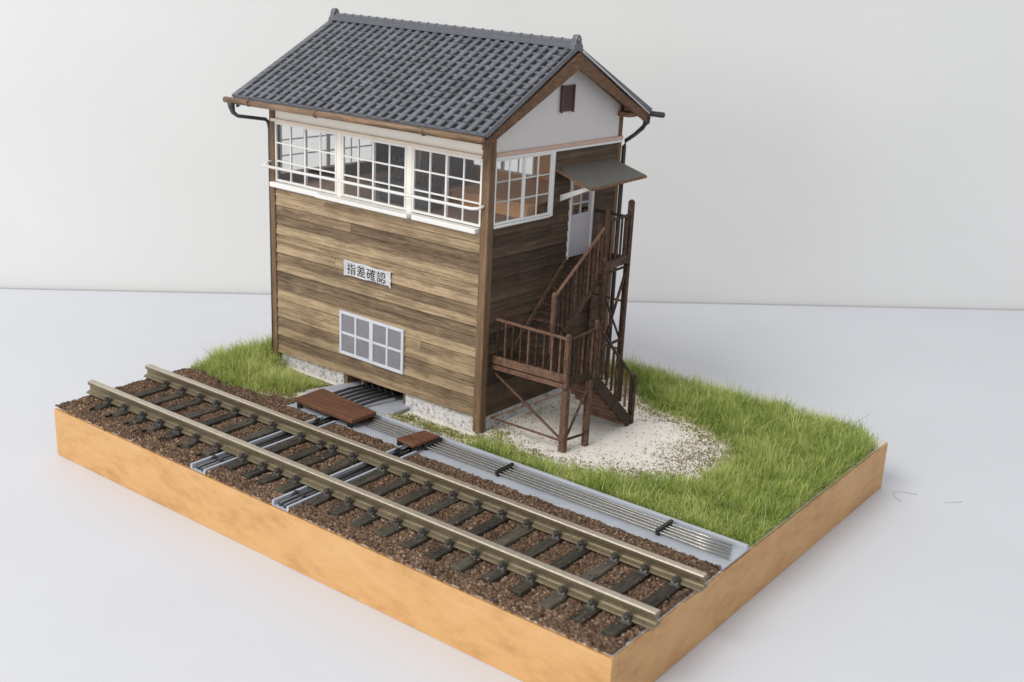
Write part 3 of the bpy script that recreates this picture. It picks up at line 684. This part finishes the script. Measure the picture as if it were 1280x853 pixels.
railing((1.62,1.5,3.4),(1.62,3.7,1.3),7,lambda f: 2.3-2.0*f, tone=.3)
# upper flight: lower landing up to the door
newel(1.27,1.68,2.12,4.24,.13,.8)
stringer(.06,(0,1.25,2.32),(0,3.80,4.82),.2,.06,.95)
stringer(1.3,(0,1.72,2.72),(0,4.2,4.72),.26,.07,.45)
for k in range(12):
    f = (k+.5)/12; mb = MB(); y = 1.35+2.5*f; z = 2.2+2.5*f; z2 = 2.2+2.5*f*.93+.1*(1-f)
    mb.hexa([(.1,y-.11,z-.02),(1.26,y-.02,z2-.02),(1.26,y+.16,z2-.02),(.1,y+.13,z-.02),(.1,y-.11,z+.02),(1.26,y-.02,z2+.02),(1.26,y+.16,z2+.02),(.1,y+.13,z+.02)],tone=random.uniform(.2,.7)); mb.build('tread', M['stair'], stc)
railing((1.29,1.7,4.2),(1.36,3.92,5.95),11,lambda f: 2.75+1.85*f, tone=.95)
# upper landing
UZ = 4.74
mb = MB()
for k in range(4): mb.box(.08+.34*k,.08+.34*k+.33,3.92,5.15,UZ-.06,UZ)
mb.build('upper_landing', M['stair'], stc, bevel=.01)
pt('edge_beam',(1.46,3.9,UZ-.02),(1.46,5.2,UZ+.06),.08,.26,(0,0,1),tone=.55); pt('edge_beam',(.08,5.2,UZ),(1.42,5.2,UZ),.08,.2,(0,0,1),tone=.3)
pt('edge_beam',(1.45,3.92,UZ-.24),(1.45,5.14,UZ-.18),.05,.08,(0,0,1),tone=.2)
newel(1.41,3.93,UZ-.2,6.5,.12,.5); newel(1.44,5.14,UZ-.2,6.6,.16,.45)
railing((1.44,4.0,6.14),(1.46,5.08,6.2),4,lambda f: UZ+.1, tone=.35)
railing((.08,5.16,6.1),(1.38,5.16,6.1),5,lambda f: UZ+.1, tone=.25)
mb = MB(); mb.box(1.33,1.5,3.86,4.0,0,UZ-.12,tone=.4); mb.build('leg', M['stair'], stc, bevel=.015)
mb = MB(); mb.box(1.36,1.52,5.06,5.22,0,UZ-.08,tone=.4); mb.build('leg', M['stair'], stc, bevel=.015)
mb = MB(); mb.box(.1,.22,5.06,5.18,0,UZ-.08,tone=.3); mb.build('leg', M['stair'], stc, bevel=.015)
pt('brace',(1.44,4.0,1.75),(1.44,5.1,4.4),.05,.09,(1,0,0),tone=.5); pt('brace',(.2,5.14,4.3),(1.4,5.14,2.1),.05,.08,(0,1,0),tone=.4)
pt('brace',(1.44,4.0,2.1),(1.44,5.1,2.15),.06,.09,(0,0,1),tone=.5); pt('brace',(.2,5.14,3.4),(1.4,5.14,3.4),.05,.08,(0,1,0),tone=.4); pt('brace',(.2,5.14,1.8),(1.4,5.14,1.8),.05,.08,(0,1,0),tone=.4)

# ------------------------------------------------------------------ stuff: ballast
def stones(n, X, Y, Z, s, squash=.8):
    c = np.array([[-1,-1,-1],[1,-1,-1],[1,1,-1],[-1,1,-1],[-1,-1,1],[1,-1,1],[1,1,1],[-1,1,1]], float)*.5
    V = c[None]*rng.uniform(.5,1.15,(n,8,3))*s[:,None,None]
    a = rng.uniform(0,2*np.pi,n); b = rng.uniform(-.9,.9,n)
    ca, sa, cb, sb = np.cos(a), np.sin(a), np.cos(b), np.sin(b)
    x = V[...,0]*ca[:,None]-V[...,1]*sa[:,None]; y = V[...,0]*sa[:,None]+V[...,1]*ca[:,None]; z = V[...,2]
    y2 = y*cb[:,None]-z*sb[:,None]; z2 = (y*sb[:,None]+z*cb[:,None])*squash
    V = np.stack([x+X[:,None], y2+Y[:,None], z2+Z[:,None]], 2).reshape(-1,3)
    q = np.array([(0,3,2,1),(4,5,6,7),(0,1,5,4),(1,2,6,5),(2,3,7,6),(3,0,4,7)])
    return V, (q[None]+np.arange(n)[:,None,None]*8).reshape(-1,4)
n = 125000
X = rng.uniform(.04, L-.06, n); Y = rng.uniform(.04, 5.3, n)
edge = .0+.07*wob(X, Y, 6)
keep = (Y > np.maximum(edge,.03)) & (X > .05) & (X < L-.05+.06*wob(X,Y,5))
for a, b_ in ((6.45,7.07),(9.7,10.32)): keep &= ~((X > a-.02) & (X < b_+.02) & (Y < 4.9))
far = np.where(X < 4.9, 5.05+.3*wob(X,Y,1.5)-.25*(X<4), 4.80+.03*wob(X,Y,4))
keep &= Y < far
sl = np.zeros(n, bool)
for x in SX: sl |= (np.abs(X-x) < .20) & (Y > .52) & (Y < 4.12)
keep &= ~(sl & (rng.random(n) > .018))
X, Y = X[keep], Y[keep]; sl = sl[keep]; n = len(X)
hump = .02*np.clip((Y-.05)/.5, 0, 1)
Z = .06+hump+rng.uniform(0,.05,n)+.02*wob(X,Y,3); Z[sl] = .22
V, Q = stones(n, X, Y, Z, rng.uniform(.035,.078,n)*np.where(sl,.6,1))
tn = np.clip(rng.normal(.5,.2,n)+.12*wob(X,Y,1.2), 0, 1)
tag(npmesh('ballast', V, Q, M['ballast'], np.repeat(tn, 8)), 'brown crushed-stone ballast around and between the sleepers', 'ballast', kind='stuff')

# ------------------------------------------------------------------ stuff: turf crumbs and grass
sand = g2w((.3,.35),(1.2,-.05),(2.4,-.18),(3.2,-.1),(4.4,.4),(5.5,.9),(6.2,1.6),(6.4,2.8),(5.8,4.2),(4.6,4.9),(3.0,5.1),(1.9,5.5),(1.0,6.2),(.1,6.8),(-.3,6.3),(-.2,.4))
bld = g2w((-9.5,-.12),(.12,-.12),(.12,6.45),(-9.5,6.45))
strip = g2w((-3.3,-.9),(-2.6,-1.3),(0.2,-1.2),(.6,-.5),(.2,.0),(-3.2,.02))
mouth = g2w((-6.0,-1.9),(-2.7,-1.9),(-2.75,0),(-5.9,0))
def greenness(X, Y):
    """1 where grass grows densely, 0 where bare"""
    dS = dist_poly(X, Y, sand)+.22*wob(X, Y, 2.2, 1)+.22*wob(X, Y, 6, 3)
    g = np.clip((dS+.35)/1.3, 0, 1)**1.5
    g[dist_poly(X, Y, bld) < .03] = 0
    left = X < 7.0
    lim = np.where(X < 3.0, 4.72, 4.72+(X-3.0)*.55)+.12*wob(X,Y,3)
    g = np.where(left & (Y < 7.9), g*np.clip((Y-lim)/.35, 0, 1)*np.clip((loc_x_lim-X)/.5, 0, 1), g)
    g = np.where(~left, g*np.clip((Y-6.2)/.12, 0, 1), g)
    dm = dist_poly(X, Y, mouth); g *= np.clip((dm-.02)/.3, 0, 1)
    ds = dist_poly(X, Y, strip); g *= np.where(ds < 0, .10, np.clip(.1+ds/.5, 0, 1))
    g = np.where((X > 1.8) & (X < 5.4) & (Y > 6.9) & (Y < 7.9), g*.45, g)
    g *= np.clip(np.hypot(X-19.9, Y-15.2)/.7-.4, 0, 1)
    return g
loc_x_lim = 4.95
n = 330000
X = rng.uniform(.03, L-.05, n); Y = rng.uniform(4.7, W-.03, n); G = greenness(X, Y)
patch = .5+.5*wob(X, Y, 1.1, 4)
dens = G*(.5+.5*patch)
k = rng.random(n) < dens; X, Y, G, patch = X[k], Y[k], G[k], patch[k]
# thin out where the building hides everything
bx, by = w2loc(X, Y); hid = (by > 6.6) & (bx < -.5) & (bx > -9) & (rng.random(len(X)) < .6); X, Y, G, patch = X[~hid], Y[~hid], G[~hid], patch[~hid]; bx, by = bx[~hid], by[~hid]
n = len(X)
hgt = (.2+.42*rng.beta(1.6,1.8,n))*(.5+.5*G)*(.85+.3*patch)
hgt *= np.where((X > 7) & (Y < 7.6), .72, 1.0); hgt *= np.where(Y > 12, 1.08, 1)
hgt *= np.clip(.35+(Y-4.75)/1.5, 0, 1)
front = (X < 6) & (Y < 7.9); hgt *= np.where(front, np.maximum(np.clip(.22+(7.75-Y)/2.6, .2, 1), np.clip((2.6-X)/1.2, 0, 1)), 1); hgt[(X < 2.2)] *= 1.15
hgt *= (.68+.6*(.5+.5*wob(X, Y, 3.3, 6)))*(.8+.4*(.5+.5*wob(X, Y, 9, 2))); hgt *= np.clip(.5+dist_poly(X, Y, sand)/1.2, .45, 1)
tall = rng.random(n) < .06; hgt[tall] *= 1.5
ang = rng.uniform(0, 2*np.pi, n)+.6*wob(X,Y,1.6,2); lean = rng.uniform(.15,1.35,n); wd = rng.uniform(.005,.009,n)
dx, dy = np.cos(ang), np.sin(ang); px_, py_ = -dy, dx
Z0 = gh(X, Y)
segs = []
for j, (f, wf) in enumerate(((0,1),(.4,.9),(.75,.6),(1,.15))):
    off = hgt*lean*f**1.8*.8; z = Z0+hgt*(f-.30*lean*f*f)
    for s in (-1, 1): segs.append(np.stack([X+dx*off+px_*wd*wf*s, Y+dy*off+py_*wd*wf*s, z], 1))
V = np.stack(segs, 1).reshape(-1, 3)
q = np.array([(0,1,3,2),(2,3,5,4),(4,5,7,6)]); Q = (q[None]+np.arange(n)[:,None,None]*8).reshape(-1,4)
tn = np.clip(rng.normal(.44,.22,n)+.26*wob(X,Y,1.3,3)+.12*wob(X,Y,5,3)+np.where(X<6,.12,0), 0, 1)
dry = rng.random(n) < .11; tn[dry] = rng.uniform(.85,1,dry.sum())
T8 = np.repeat(tn, 8).reshape(-1,8)
grass = tag(npmesh('grass', V, Q, M['grass'], T8.ravel()), 'fine green static grass growing around the building and sandy yard', 'grass', kind='stuff')
print('grass blades', n)
# crumbs
n = 330000
X = rng.uniform(.05, L-.06, n); Y = rng.uniform(4.5, W-.05, n); G = greenness(X, Y)
dS = dist_poly(X, Y, sand); dst = dist_poly(X, Y, strip)
right_edge = np.exp(-(((w2loc(X,Y)[0]-5.6)/.9)**2+((w2loc(X,Y)[1]-2.9)/1.6)**2))
d_ = np.clip(G*1.3, 0, .8)+np.where(dS < 0, .42*np.exp(dS/.4)*(.3+.7*(wob(X,Y,2,5) > -.1))+.30*right_edge+.006, 0)
d_ = np.where((dst < 0), .30+.5*(wob(X,Y,2.6,1) > .0), d_)
d_ = np.where(dist_poly(X, Y, bld) < .02, 0, d_); d_ = np.where(dist_poly(X, Y, mouth) < 0, .03, d_)
d_ = np.where((X > 6.9) & (Y < 6.17), .0, d_); d_ = np.where((X < 6.9) & (Y < 5.6), np.where(X < 4.9, .8, 0), d_)
k = rng.random(n) < d_; X, Y = X[k], Y[k]; n = len(X)
V, Q = stones(n, X, Y, gh(X,Y)+.01+rng.uniform(0,.02,n), rng.uniform(.010,.030,n))
tn = np.clip(rng.normal(.55,.24,n), 0, 1)
tag(npmesh('turf_crumbs', V, Q, M['crumb'], np.repeat(tn, 8)), 'olive and brown turf crumbs sprinkled on the sandy ground under the grass', 'ground cover', kind='stuff')

# loose fibres on the table
mb = MB(); mb.tube([(20.88,14.95,TZ+.012),(20.6,15.1,TZ+.02),(20.44,15.35,TZ+.03),(20.47,15.55,TZ+.03),(20.65,15.65,TZ+.02),(21.05,15.79,TZ+.012)], .006, 5)
tag(mb.build('loose_fibre', M['fibre'], smooth=True), 'hooked thin green fibre lying on the white table right of the base', 'fibre', 'loose fibres on the table')
mb = MB(); mb.tube([(21.84,15.77,TZ+.012),(22.05,15.98,TZ+.014),(22.27,16.24,TZ+.012)], .006, 5)
tag(mb.build('loose_fibre', M['fibre'], smooth=True), 'straight thin green fibre on the white table, farther right than the hooked one', 'fibre', 'loose fibres on the table')
